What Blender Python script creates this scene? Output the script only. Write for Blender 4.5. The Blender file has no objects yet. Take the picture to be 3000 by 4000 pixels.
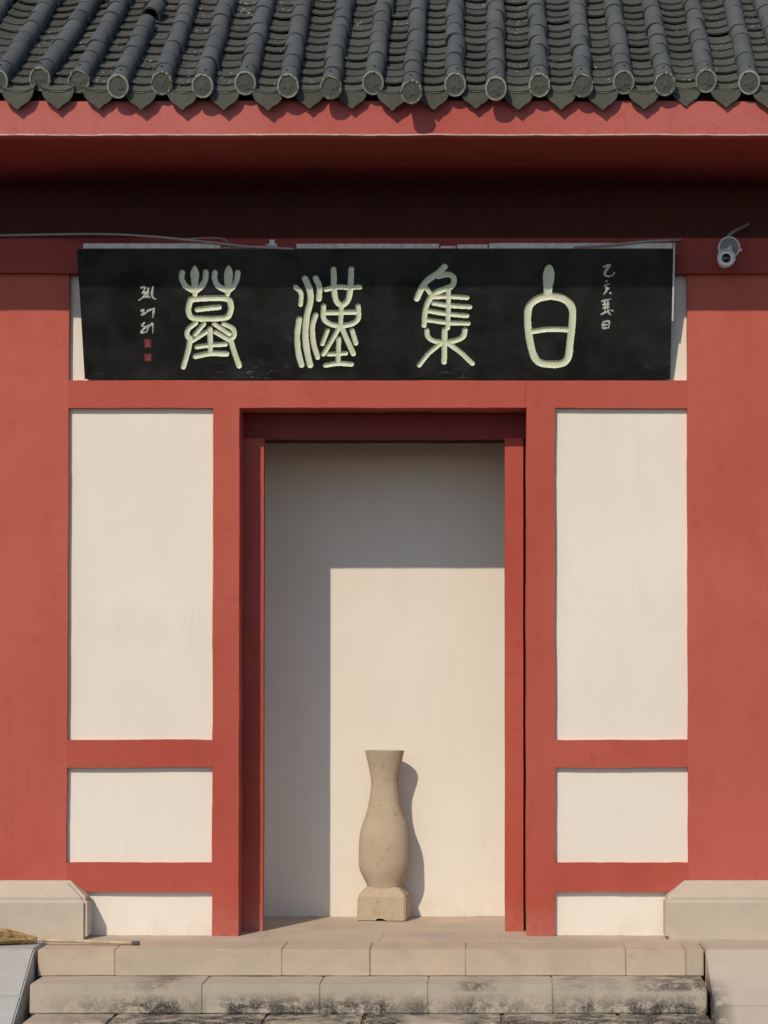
import bpy, bmesh, math, random
import numpy as np
from mathutils import Vector, Matrix, noise

random.seed(7)
R = math.radians
scene = bpy.context.scene
col = scene.collection

# ------------------------------------------------------------------ camera
F, PX, D = 7400.0, 1850.0, 12.0                   # focal length in photo pixels, column of the wall's normal, distance
TILT = math.radians(1.3)
PY = 2685.0 - F * math.tan(TILT)                  # row of the lens axis (the picture is a shifted frame)
CT, ST = math.cos(TILT), math.sin(TILT)
def ray(u, v):
    x = (u - PX) / F
    y = (PY - v) / F
    return Vector((x, CT - ST * y, ST + CT * y))
_d = ray(1500, 3657)
EYE = -_d.z / _d.y * D                            # eye height above the door sill
cam = bpy.data.cameras.new("camera")
cam.sensor_fit = 'VERTICAL'
cam.sensor_height = 24.0
cam.lens = F / 4000.0 * 24.0
cam.shift_x = (1500.0 - PX) / 4000.0
cam.shift_y = (PY - 2000.0) / 4000.0
cam.clip_end = 1000.0
camo = bpy.data.objects.new("camera", cam)
camo.location = (0, -D, EYE)
camo.rotation_euler = (math.pi / 2 + TILT, 0, 0)
col.objects.link(camo)
scene.camera = camo

# ------------------------------------------------------------------ sky, sun, exposure
SUN = Vector((0.47, 1.0, -0.93)).normalized()      # the way the light travels
elev = math.asin(-SUN.z)
world = bpy.data.worlds.new("World")
scene.world = world
world.use_nodes = True
wn = world.node_tree
sky = wn.nodes.new("ShaderNodeTexSky")
sky.sky_type = 'NISHITA'
sky.sun_disc = False
sky.sun_elevation = elev
sky.sun_rotation = math.atan2(-SUN.x, -SUN.y)
sky.dust_density = 0.4
sky.ozone_density = 2.0
bg = wn.nodes["Background"]
bg.inputs[1].default_value = 0.15
wn.links.new(sky.outputs[0], bg.inputs[0])
sl = bpy.data.lights.new("sun", 'SUN')
sl.energy = 4.0
sl.angle = R(0.5)
sl.color = (1.0, 0.865, 0.69)
so = bpy.data.objects.new("sun", sl)
so.rotation_euler = SUN.to_track_quat('-Z', 'Y').to_euler()
so.location = (-6, -10, 10)
col.objects.link(so)
vs = scene.view_settings
vs.view_transform = 'Standard'
vs.look = 'None'
vs.gamma = 1.0
vs.exposure = -0.42
scene.render.engine = 'CYCLES'

# ------------------------------------------------------------------ helpers
EYEP = Vector((0, -D, EYE))
def at(u, v, Y):
    """point of the plane y = Y seen at photo pixel (u, v)"""
    d = ray(u, v)
    t = (Y + D) / d.y
    return EYEP + d * t
def X(u, Y, v=2600): return at(u, v, Y).x
def Z(v, Y, u=1500): return at(u, v, Y).z

def tag(o, label=None, cat=None, group=None, kind=None):
    if label: o["label"] = label
    if cat: o["category"] = cat
    if group: o["group"] = group
    if kind: o["kind"] = kind
    return o
def empty(name, loc=(0, 0, 0), rz=0.0):
    o = bpy.data.objects.new(name, None)
    o.location = loc
    o.rotation_euler = (0, 0, rz)
    o.empty_display_size = 0.2
    col.objects.link(o)
    return o
def link(name, me, mat=None, parent=None, smooth=False):
    if mat is not None and not me.materials:
        me.materials.append(mat)
    if smooth:
        me.polygons.foreach_set("use_smooth", [True] * len(me.polygons))
    o = bpy.data.objects.new(name, me)
    col.objects.link(o)
    if parent is not None:
        o.parent = parent
    return o
def from_bm(name, bm, mat, parent=None, smooth=False):
    bmesh.ops.recalc_face_normals(bm, faces=bm.faces)
    me = bpy.data.meshes.new(name)
    bm.to_mesh(me)
    bm.free()
    return link(name, me, mat, parent, smooth)
def bm_box(bm, x0, x1, y0, y1, z0, z1, step=None):
    r = bmesh.ops.create_cube(bm, size=1.0)
    vs_ = r["verts"]
    for v in vs_:
        v.co.x = x0 + (v.co.x + 0.5) * (x1 - x0)
        v.co.y = y0 + (v.co.y + 0.5) * (y1 - y0)
        v.co.z = z0 + (v.co.z + 0.5) * (z1 - z0)
    return vs_
def wob(p, a=0.003, s=2.3):
    f = lambda q: noise.noise(q) + 0.6 * noise.noise(q * 5.3 + Vector((3, 8, 1)))
    return a * f(Vector((p.x * s + 11, p.z * s, p.y * s))), a * f(Vector((p.x * s - 7, p.z * s + 31, p.y * s)))
def wallbox(name, x0, x1, y0, y1, z0, z1, mat, parent, amp=0.0042):
    """a plastered member: a box cut into short lengths whose faces wander by a few millimetres"""
    nx = max(1, int((x1 - x0) / 0.07)); nz = max(1, int((z1 - z0) / 0.07))
    bm = bmesh.new()
    g = {}
    for j, y in enumerate((y0, y1)):
        for i in range(nx + 1):
            for k in range(nz + 1):
                p = Vector((x0 + (x1 - x0) * i / nx, y, z0 + (z1 - z0) * k / nz))
                dx, dz = wob(p, amp)
                dy = amp * 0.5 * noise.noise(p * 1.7) if j == 0 else 0
                g[i, j, k] = bm.verts.new((p.x + dx, p.y + dy, p.z + dz))
    for i in range(nx):
        for k in range(nz):
            bm.faces.new([g[i, 0, k], g[i + 1, 0, k], g[i + 1, 0, k + 1], g[i, 0, k + 1]])
            bm.faces.new([g[i, 1, k], g[i, 1, k + 1], g[i + 1, 1, k + 1], g[i + 1, 1, k]])
    for i in range(nx):
        for k in (0, nz):
            bm.faces.new([g[i, 0, k], g[i, 1, k], g[i + 1, 1, k], g[i + 1, 0, k]])
    for k in range(nz):
        for i in (0, nx):
            bm.faces.new([g[i, 0, k], g[i, 0, k + 1], g[i, 1, k + 1], g[i, 1, k]])
    return from_bm(name, bm, mat, parent)
def stone_block(name, x0, x1, y0, y1, z0, z1, mat, parent, bev=0.01, amp=0.004):
    bm = bmesh.new()
    bm_box(bm, x0, x1, y0, y1, z0, z1)
    n = max(1, int((x1 - x0) / 0.09))
    long_e = [e for e in bm.edges if abs(e.verts[0].co.x - e.verts[1].co.x) > 1e-6]
    bmesh.ops.bevel(bm, geom=list(bm.edges), offset=bev, segments=2, affect='EDGES')
    es = [e for e in bm.edges if abs(e.verts[0].co.x - e.verts[1].co.x) > (x1 - x0) * 0.5]
    if n > 1:
        bmesh.ops.subdivide_edges(bm, edges=es, cuts=n, use_grid_fill=True)
    for v in bm.verts:
        p = v.co * 9 + Vector((x0 * 3, 0, 0))
        v.co += Vector((noise.noise(p), noise.noise(p + Vector((5, 3, 1))), noise.noise(p + Vector((1, 9, 4))))) * amp
    return from_bm(name, bm, mat, parent, smooth=False)
def bm_tube(bm, pts, rad, seg=8, cap=True):
    """tube along pts; rad a number or one per point"""
    pts = [Vector(p) for p in pts]
    rings = []
    up = Vector((0, 0, 1))
    for i, p in enumerate(pts):
        a = pts[max(0, i - 1)]; b = pts[min(len(pts) - 1, i + 1)]
        d = (b - a).normalized()
        s = d.cross(up)
        if s.length < 1e-3: s = d.cross(Vector((0, 1, 0)))
        s.normalize(); t = s.cross(d)
        r = rad[i] if isinstance(rad, (list, tuple)) else rad
        rings.append([bm.verts.new(p + (s * math.cos(q) + t * math.sin(q)) * r) for q in [2 * math.pi * k / seg for k in range(seg)]])
    for a, b in zip(rings[:-1], rings[1:]):
        for k in range(seg):
            bm.faces.new([a[k], a[(k + 1) % seg], b[(k + 1) % seg], b[k]])
    if cap:
        bm.faces.new(rings[0][::-1]); bm.faces.new(rings[-1])
def catmull(pts, n=8):
    out = []
    P = [Vector(p) for p in pts]
    for i in range(len(P) - 1):
        p0 = P[i - 1] if i else P[0] * 2 - P[1]
        p1, p2 = P[i], P[i + 1]
        p3 = P[i + 2] if i + 2 < len(P) else P[-1] * 2 - P[-2]
        for k in range(n):
            t = k / n
            out.append(0.5 * ((2 * p1) + (p2 - p0) * t + (2 * p0 - 5 * p1 + 4 * p2 - p3) * t * t + (3 * p1 - p0 - 3 * p2 + p3) * t ** 3))
    out.append(P[-1])
    return out

# ------------------------------------------------------------------ materials
class Mat:
    def __init__(s, name, rough=0.8, spec=0.3):
        s.m = bpy.data.materials.new(name); s.m.use_nodes = True
        s.t = s.m.node_tree; s.N = s.t.nodes; s.L = s.t.links
        s.b = s.N["Principled BSDF"]
        s.b.inputs["Roughness"].default_value = rough
        s.b.inputs["Specular IOR Level"].default_value = spec
        s.pos = s.N.new("ShaderNodeNewGeometry").outputs["Position"]
        s.oi = s.N.new("ShaderNodeObjectInfo")
    def noise(s, scale, detail=4, rough=0.55, stretch=(1, 1, 1), dist=0.0, rnd=False):
        mp = s.N.new("ShaderNodeMapping"); mp.inputs["Scale"].default_value = stretch
        s.L.new(s.pos, mp.inputs["Vector"])
        n = s.N.new("ShaderNodeTexNoise"); n.inputs["Scale"].default_value = scale
        n.inputs["Detail"].default_value = detail; n.inputs["Roughness"].default_value = rough
        n.inputs["Distortion"].default_value = dist
        s.L.new(mp.outputs[0], n.inputs["Vector"])
        if rnd:
            n.noise_dimensions = '4D'
            k = s.N.new("ShaderNodeMath"); k.operation = 'MULTIPLY'; k.inputs[1].default_value = 37.0
            s.L.new(s.oi.outputs["Random"], k.inputs[0]); s.L.new(k.outputs[0], n.inputs["W"])
        return n.outputs["Fac"]
    def ramp(s, fac, a, b):
        r = s.N.new("ShaderNodeMapRange"); r.inputs["From Min"].default_value = a; r.inputs["From Max"].default_value = b
        r.clamp = True
        s.L.new(fac, r.inputs["Value"]); return r.outputs[0]
    def math(s, op, a, b=0.0):
        n = s.N.new("ShaderNodeMath"); n.operation = op
        for i, q in enumerate((a, b)):
            if isinstance(q, (int, float)): n.inputs[i].default_value = q
            else: s.L.new(q, n.inputs[i])
        return n.outputs[0]
    def mix(s, fac, a, b):
        n = s.N.new("ShaderNodeMix"); n.data_type = 'RGBA'
        if isinstance(fac, (int, float)): n.inputs[0].default_value = fac
        else: s.L.new(fac, n.inputs[0])
        for i, q in ((6, a), (7, b)):
            if isinstance(q, tuple): n.inputs[i].default_value = q + (1,) if len(q) == 3 else q
            else: s.L.new(q, n.inputs[i])
        return n.outputs[2]
    def color(s, c):
        if isinstance(c, tuple): s.b.inputs["Base Color"].default_value = c + (1,)
        else: s.L.new(c, s.b.inputs["Base Color"])
    def bump(s, h, strength=0.3, dist=0.004):
        n = s.N.new("ShaderNodeBump"); n.inputs["Strength"].default_value = strength; n.inputs["Distance"].default_value = dist
        s.L.new(h, n.inputs["Height"]); s.L.new(n.outputs[0], s.b.inputs["Normal"])
    def sep(s):
        n = s.N.new("ShaderNodeSeparateXYZ"); s.L.new(s.pos, n.inputs[0]); return n.outputs

def red_paint(name, base, pale, dark):
    M = Mat(name, 0.75, 0.25)
    big = M.ramp(M.noise(0.55, 3, 0.5), 0.36, 0.66)
    c = M.mix(big, base, pale)
    mid = M.ramp(M.noise(3.2, 5, 0.6, (1, 1, 0.45)), 0.5, 0.78)
    c = M.mix(M.math('MULTIPLY', mid, 0.55), c, dark)
    fine = M.noise(38, 4, 0.7)
    c = M.mix(M.math('MULTIPLY', M.ramp(fine, 0.45, 0.75), 0.16), c, pale)
    blot = M.ramp(M.noise(11, 6, 0.7), 0.54, 0.68)
    c = M.mix(M.math('MULTIPLY', blot, 0.42), c, dark)
    run = M.math('MULTIPLY', M.ramp(M.noise(9, 5, 0.65, (1, 1, 0.09)), 0.56, 0.74), M.ramp(M.noise(0.9, 2), 0.45, 0.62))
    c = M.mix(M.math('MULTIPLY', run, 0.30), c, tuple(q * 0.72 for q in dark))
    foot = M.math('MULTIPLY', M.ramp(M.sep()[2], 0.22, 0.0), M.ramp(M.noise(10, 6, 0.7), 0.35, 0.65))
    c = M.mix(M.math('MULTIPLY', foot, 0.45), c, (0.42, 0.25, 0.19))
    chip = M.ramp(M.noise(16, 6, 0.75), 0.72, 0.74)
    c = M.mix(M.math('MULTIPLY', chip, 0.6), c, (0.62, 0.42, 0.36))
    M.color(c)
    M.bump(M.math('ADD', M.noise(55, 5, 0.65), M.noise(7, 3)), 0.28, 0.006)
    return M.m
RED = red_paint("red_painted_plaster", (0.425, 0.078, 0.052), (0.485, 0.107, 0.076), (0.365, 0.06, 0.038))
RED_EAVE = red_paint("faded_red_eave_paint", (0.43, 0.088, 0.072), (0.50, 0.14, 0.12), (0.38, 0.066, 0.05))
RED_DARK = red_paint("shade_darkened_maroon", (0.075, 0.022, 0.017), (0.092, 0.027, 0.021), (0.055, 0.016, 0.013))  # red darkened to carry the shade of frieze, jamb groove and passage ceiling

RED_SOFFIT = red_paint("shade_darkened_soffit_red", (0.31, 0.060, 0.05), (0.34, 0.068, 0.056), (0.25, 0.046, 0.037))  # the eave's shade is put into the soffit's red
RED_BEAM = red_paint("shade_darkened_beam_red", (0.30, 0.052, 0.042), (0.34, 0.064, 0.052), (0.25, 0.041, 0.032))  # wall red darkened for the eave shade on the beam
RED_HEAD = red_paint("shade_darkened_head_red", (0.20, 0.036, 0.03), (0.23, 0.044, 0.036), (0.16, 0.028, 0.022))  # frame red with the lintel's shade put into the colour
RED_PIER = red_paint("paler_red_plaster", (0.465, 0.094, 0.066), (0.52, 0.125, 0.092), (0.41, 0.075, 0.05))  # a slightly paler red than the posts and rails

def white_plaster():
    M = Mat("white_plaster", 0.85, 0.2)
    c = M.mix(M.ramp(M.noise(1.1, 3), 0.35, 0.65), (0.785, 0.722, 0.618), (0.82, 0.762, 0.67))
    c = M.mix(M.math('MULTIPLY', M.ramp(M.noise(5, 5, 0.6, (1, 1, 0.35)), 0.52, 0.8), 0.35), c, (0.70, 0.655, 0.58))
    c = M.mix(M.math('MULTIPLY', M.ramp(M.noise(24, 6, 0.75), 0.66, 0.72), 0.25), c, (0.55, 0.50, 0.43))
    run = M.math('MULTIPLY', M.ramp(M.noise(8, 6, 0.65, (1, 1, 0.07)), 0.57, 0.75), M.ramp(M.noise(1.2, 2), 0.42, 0.6))
    c = M.mix(M.math('MULTIPLY', run, 0.22), c, (0.52, 0.47, 0.39))
    foot = M.math('MULTIPLY', M.ramp(M.sep()[2], 0.16, 0.0), M.ramp(M.noise(9, 6, 0.7), 0.35, 0.65))
    c = M.mix(M.math('MULTIPLY', foot, 0.4), c, (0.55, 0.45, 0.35))
    M.color(c)
    M.bump(M.math('ADD', M.noise(60, 4, 0.6), M.noise(6, 3)), 0.22, 0.005)
    return M.m
WHITE = white_plaster()

def tile_mat(name, a, b, speck=0.0, lichen=(0.10, 0.11, 0.085), li=0.3):
    M = Mat(name, 0.85, 0.2)
    c = M.mix(M.oi.outputs["Random"], a, b)
    n = M.ramp(M.noise(9, 6, 0.65, rnd=True), 0.4, 0.7)
    c = M.mix(M.math('MULTIPLY', n, 0.45), c, tuple(q * 0.62 for q in a))
    l = M.ramp(M.noise(30, 5, 0.7), 0.52, 0.72)
    c = M.mix(M.math('MULTIPLY', l, li), c, lichen)
    if speck:
        k = M.ramp(M.noise(55, 2, 0.5), 0.665, 0.69)
        g = M.ramp(M.noise(1.6, 3, 0.6), 0.47, 0.62)
        c = M.mix(M.math('MULTIPLY', M.math('MULTIPLY', k, g), speck), c, (0.75, 0.75, 0.70))
    M.color(c)
    M.bump(M.math('ADD', M.noise(90, 5, 0.7), M.noise(22, 4)), 0.4, 0.004)
    return M.m
TUBE = tile_mat("grey_clay_tube_tile", (0.105, 0.114, 0.117), (0.080, 0.088, 0.091), 0.0, (0.13, 0.132, 0.12), li=0.3)
PAN = tile_mat("weathered_pan_tile", (0.085, 0.086, 0.078), (0.060, 0.061, 0.056), 0.95, (0.12, 0.118, 0.098), 0.45)
DRIP = tile_mat("mossy_drip_tile", (0.098, 0.101, 0.082), (0.078, 0.082, 0.068), 0.0, (0.15, 0.152, 0.122), 0.5)

RIM = tile_mat("worn_highlight_rim", (0.31, 0.32, 0.285), (0.21, 0.22, 0.195), 0.0, (0.42, 0.42, 0.37), 0.5)  # worn clay, with the edge highlight put into its pale colour

def stone_mat(name, a, b, stain, stain_amt, grain=0.35, spread=(0.5, 0.72), edge=None):
    M = Mat(name, 0.85, 0.25)
    c = M.mix(M.oi.outputs["Random"], a, b)
    c = M.mix(M.ramp(M.noise(2.4, 5, 0.6, rnd=True), 0.35, 0.7), c, tuple(q * 0.82 for q in b))
    g = M.ramp(M.noise(160, 3, 0.7), 0.35, 0.7)
    c = M.mix(M.math('MULTIPLY', g, grain), c, tuple(q * 0.72 for q in a))
    if stain_amt:
        st = M.ramp(M.noise(7.5, 8, 0.72, (0.7, 1, 1.25), 0.4), *spread)
        big = M.ramp(M.noise(1.5, 3, 0.5), 0.4, 0.58)
        if edge: big = M.math('MULTIPLY', M.ramp(M.sep()[0], *edge), M.ramp(M.sep()[2], -0.12, -0.24))
        c = M.mix(M.math('MULTIPLY', M.math('MULTIPLY', st, big), stain_amt), c, stain)
    M.color(c)
    M.bump(M.math('ADD', M.noise(120, 5, 0.7), M.noise(14, 5)), 0.45, 0.006)
    return M.m
TAN = stone_mat("tan_sandstone", (0.585, 0.47, 0.35), (0.545, 0.45, 0.35), (0.2, 0.17, 0.14), 0.35)
PAVE = stone_mat("worn_paving_stone", (0.60, 0.485, 0.38), (0.57, 0.47, 0.375), (0.42, 0.34, 0.27), 0.3)
GRAN = stone_mat("pale_granite", (0.575, 0.49, 0.39), (0.60, 0.52, 0.42), (0.34, 0.29, 0.23), 0.35)
GRAN_STAIN = stone_mat("stained_granite", (0.53, 0.46, 0.38), (0.55, 0.48, 0.395), (0.10, 0.095, 0.085), 0.95, 0.35, (0.40, 0.52), (1.52, 1.40))
GRAN_GREY = stone_mat("blue_grey_granite", (0.49, 0.49, 0.455), (0.46, 0.465, 0.44), (0.25, 0.25, 0.23), 0.4)

def mildew_mat():
    """grey step stone with black mildew creeping up its riser"""
    M = Mat("mildewed_step_stone", 0.88, 0.25)
    c = M.mix(M.oi.outputs["Random"], (0.50, 0.43, 0.34), (0.54, 0.47, 0.375))
    c = M.mix(M.ramp(M.noise(3, 5, 0.6, rnd=True), 0.35, 0.7), c, (0.45, 0.39, 0.31))
    c = M.mix(M.math('MULTIPLY', M.ramp(M.noise(150, 3, 0.7), 0.35, 0.7), 0.3), c, (0.28, 0.25, 0.2))
    z = M.sep()[2]
    low = M.ramp(z, -0.205, -0.285)                        # thicker towards the damp foot of the riser
    high = M.math('MULTIPLY', M.ramp(z, -0.215, -0.19), M.ramp(M.noise(1.3, 3, 0.5, (1, 0.1, 0.1)), 0.5, 0.62))
    w = M.math('MAXIMUM', low, M.math('MULTIPLY', high, 0.8))
    n1 = M.math('MULTIPLY', M.ramp(M.noise(9, 9, 0.82, (0.8, 1, 0.9), 0.2), 0.42, 0.53), M.ramp(M.noise(75, 4, 0.7), 0.22, 0.5))
    n2 = M.math('MULTIPLY', M.ramp(M.noise(1.9, 3, 0.5, (1, 1, 0.2)), 0.34, 0.5), M.ramp(M.sep()[0], -2.6, -1.9))
    f = M.math('MULTIPLY', M.math('MULTIPLY', n1, n2), M.math('MULTIPLY', w, 1.0))
    c = M.mix(f, c, (0.055, 0.052, 0.046))
    lime = M.math('MULTIPLY', M.ramp(M.noise(34, 6, 0.7), 0.62, 0.70), M.math('MULTIPLY', M.ramp(z, -0.27, -0.315), 0.7))
    c = M.mix(lime, c, (0.58, 0.54, 0.46))
    M.color(c)
    M.bump(M.math('ADD', M.noise(90, 6, 0.7), M.noise(12, 5)), 0.5, 0.008)
    return M.m
MILDEW = mildew_mat()

def simple(name, c, rough=0.6, var=0.12, scale=20, spec=0.3, bump=0.15, metal=0.0):
    M = Mat(name, rough, spec)
    M.b.inputs["Metallic"].default_value = metal
    M.color(M.mix(M.ramp(M.noise(scale, 5, 0.6), 0.35, 0.7), tuple(q * (1 - var) for q in c), tuple(min(1, q * (1 + var)) for q in c)))
    if bump: M.bump(M.noise(scale * 4, 4), bump, 0.002)
    return M.m
def lacquer():
    M = Mat("black_lacquered_board", 0.42, 0.35)
    c = M.mix(M.ramp(M.noise(2.2, 5, 0.65, (1, 1, 2.2)), 0.42, 0.75), (0.0085, 0.009, 0.0085), (0.017, 0.0165, 0.0145))
    d = M.math('MULTIPLY', M.ramp(M.noise(9, 7, 0.75, (0.6, 1, 1.8), 0.5), 0.56, 0.74), M.ramp(M.noise(0.9, 2), 0.42, 0.6))
    c = M.mix(M.math('MULTIPLY', d, 0.55), c, (0.05, 0.047, 0.04))
    scr = M.math('MULTIPLY', M.ramp(M.noise(26, 7, 0.8, (0.45, 1, 1.6), 0.7), 0.55, 0.64), M.ramp(M.sep()[2], 3.66, 3.56))
    scr = M.math('MULTIPLY', scr, M.ramp(M.noise(1.1, 2), 0.5, 0.62))
    c = M.mix(M.math('MULTIPLY', scr, 0.8), c, (0.20, 0.185, 0.16))
    M.color(c)
    M.L.new(M.ramp(M.noise(5, 5), 0.2, 1.1), M.b.inputs["Roughness"])
    M.bump(M.noise(40, 5), 0.08, 0.002)
    return M.m
LACQ = lacquer()
def glyph_mat():
    M = Mat("pale_green_glyph_paint", 0.6, 0.3)
    c = M.mix(M.ramp(M.noise(14, 5, 0.65), 0.35, 0.68), (0.62, 0.68, 0.445), (0.74, 0.77, 0.61))
    c = M.mix(M.math('MULTIPLY', M.ramp(M.noise(45, 6, 0.75), 0.56, 0.72), 0.45), c, (0.36, 0.40, 0.25))
    M.color(c)
    return M.m
GLYPH = glyph_mat()
INK = simple("white_inscription_paint", (0.48, 0.48, 0.45), 0.6, 0.3, 60)
SEAL = simple("red_seal_paint", (0.20, 0.025, 0.035), 0.6, 0.4, 90)
TRIM = simple("dusty_white_metal", (0.62, 0.63, 0.60), 0.5, 0.2, 25)
EDGE = simple("worn_pale_edge", (0.60, 0.42, 0.36), 0.8, 0.25, 18)
CABLE = simple("grey_cable_sheath", (0.33, 0.33, 0.32), 0.55, 0.15, 30)
CAMW = simple("camera_housing_white", (0.80, 0.78, 0.73), 0.4, 0.06, 20)
CAMG = simple("camera_grey_face", (0.25, 0.24, 0.22), 0.5, 0.1, 30)
LENS = simple("camera_black_lens", (0.006, 0.006, 0.007), 0.1, 0.0, 30, 0.6, 0)
BAMBOO = simple("bamboo_handle", (0.50, 0.39, 0.25), 0.5, 0.25, 14)
STRAW = simple("broom_straw", (0.40, 0.27, 0.115), 0.85, 0.4, 40)
GRIP = simple("dark_handle_end", (0.10, 0.10, 0.09), 0.6, 0.2, 30)
MORTAR = simple("dark_roof_bedding", (0.03, 0.03, 0.028), 0.95, 0.3, 30)
GROUT = simple("dark_joint", (0.2, 0.165, 0.13), 0.95, 0.3, 30)
def vase_stone():
    M = Mat("buff_carved_stone", 0.9, 0.15)
    c = M.mix(M.ramp(M.noise(4, 5, 0.6), 0.35, 0.68), (0.465, 0.375, 0.265), (0.52, 0.425, 0.31))
    c = M.mix(M.math('MULTIPLY', M.ramp(M.noise(70, 5, 0.75), 0.5, 0.72), 0.4), c, (0.32, 0.245, 0.15))
    c = M.mix(M.math('MULTIPLY', M.ramp(M.noise(9, 7, 0.75, dist=0.6), 0.55, 0.7), 0.5), c, (0.23, 0.18, 0.12))
    M.color(c)
    M.bump(M.math('ADD', M.noise(110, 6, 0.75), M.noise(16, 5)), 0.5, 0.007)
    return M.m
VASE = vase_stone()
def ground_mat():
    M = Mat("asphalt_forecourt", 0.9, 0.2)
    c = M.mix(M.ramp(M.noise(0.4, 5), 0.35, 0.7), (0.05, 0.048, 0.045), (0.075, 0.07, 0.064))
    c = M.mix(M.math('MULTIPLY', M.ramp(M.noise(60, 4, 0.7), 0.4, 0.7), 0.4), c, (0.05, 0.048, 0.044))
    M.color(c); M.bump(M.noise(80, 5), 0.4, 0.005)
    return M.m

# ------------------------------------------------------------------ levels read off the photograph
YB, YC = 0.235, 1.03                    # recessed door frame, screen wall behind it
WX0, WX1 = -5.2, 3.9                    # ends of the facade
xl_post0, xl_post1 = X(831, 0, 2400), X(934, 0, 2400)
xr_post0, xr_post1 = X(2056, 0, 2400), X(2167, 0, 2400)
xl_pan, xr_pan = X(264, 0, 2400), X(2687, 0, 2400)
z_lint0, z_lint1 = Z(1593, 0), Z(1486, 0)
z_up1 = Z(1068, 0)                      # top of the panel behind the plaque
z_mid0, z_mid1 = Z(2998, 0), Z(2890, 0)
z_low0, z_low1 = Z(3484, 0), Z(3370, 0)
z_beam0, z_beam1 = Z(1066, -0.04), Z(930, -0.04)
E_Y = -0.917
z_eave = Z(526, E_Y)

# ------------------------------------------------------------------ ground and terrace
z_s1 = -0.163; z_s2 = -0.336; z_g = -0.505
Y1, Y2, Y3 = -0.592, -0.895, -1.20
sx0, sx1 = X(148, Y1, 3760), X(2749, Y1, 3760)
bm = bmesh.new()
bmesh.ops.create_grid(bm, x_segments=8, y_segments=8, size=150)
g = from_bm("ground", bm, ground_mat())
g.location = (0, -120, z_g)
tag(g, kind="structure")

bm = bmesh.new()
bm_box(bm, WX0, WX1, -0.25, 2.4, z_g, -0.012)
bm_box(bm, WX0, sx0 - 0.42, Y1 + 0.01, -0.25, z_g, -0.012)
bm_box(bm, sx1 + 0.42, WX1, Y1 + 0.01, -0.25, z_g, -0.012)
ter = from_bm("terrace", bm, simple("sandy_joint", (0.34, 0.27, 0.2), 0.95, 0.2, 30))
tag(ter, kind="structure")
# paving slabs: a row in front of the facade, rows inside the doorway
def slab(x0, x1, y0, y1, dz=0.0, g=0.0003):
    stone_block("paving_slab", x0 + g, x1 - g, y0 + g, y1 - g, -0.05, 0.0 + dz, PAVE, ter, 0.001, 0.0005)
xs = [WX0, -4.2, -3.4, -2.75, -2.05, -1.32, -0.58, 0.16, 0.92, 1.62, 2.3, 3.1, WX1]
for a, b in zip(xs[:-1], xs[1:]):
    slab(a, b, -0.25, 0.26, random.uniform(-0.001, 0.001))
xs2 = [-2.3, -1.72, -1.05, -0.36, 0.33, 1.05, 1.6]
for a, b in zip(xs2[:-1], xs2[1:]):
    slab(a, b, 0.26, 0.66, random.uniform(-0.001, 0.001))
    slab(a + 0.3, b + 0.3, 0.66, 1.06, random.uniform(-0.001, 0.001))
for a, b in ((WX0, -4.1), (-4.1, sx0 - 0.42), (sx1 + 0.42, 2.9), (2.9, WX1)):
    slab(a, b, Y1, -0.25)

# ------------------------------------------------------------------ steps
st = empty("stone_steps", ((sx0 + sx1) / 2, Y3, z_g))
tag(st, "three long tan stone steps below the doorway, mildew on the second riser", "steps")
def course(us, v, y0, y1, z0, z1, mat, bev, umat=None):
    for i, (a, b) in enumerate(zip(us[:-1], us[1:])):
        x0, x1 = X(a, y0, v), X(b, y0, v)
        m = (umat or {}).get(i, mat)
        o = stone_block("step_stone", x0 + 0.0006, x1 - 0.0006, y0 + random.uniform(-0.004, 0.004), y1, z0, z1 + random.uniform(-0.002, 0.002), m, None, bev, 0.0035)
        o.parent = st
        o.matrix_parent_inverse = Matrix.Translation(-st.location)
course([148, 449, 1102, 1446, 1820, 2446, 2679, 2749], 3760, Y1, -0.25, z_s1 + 0.002, 0.0, TAN, 0.005)
course([115, 790, 1250, 1672, 2160, 2763], 3900, Y2, Y1 + 0.05, z_s2 + 0.002, z_s1, MILDEW, 0.006)
course([80, 416, 1024, 1416, 1964, 2428, 2790], 3990, Y3, Y2 + 0.05, z_g, z_s2, MILDEW, 0.012)
bm = bmesh.new()
bm_box(bm, sx0 + 0.02, sx1 - 0.02, Y1 + 0.04, -0.26, z_g, z_s1 - 0.002)
bm_box(bm, sx0 + 0.02, sx1 - 0.02, Y2 + 0.04, Y1 + 0.04, z_g, z_s2 - 0.002)
o = from_bm("bedding", bm, GROUT); o.parent = st; o.matrix_parent_inverse = Matrix.Translation(-st.location)

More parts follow.
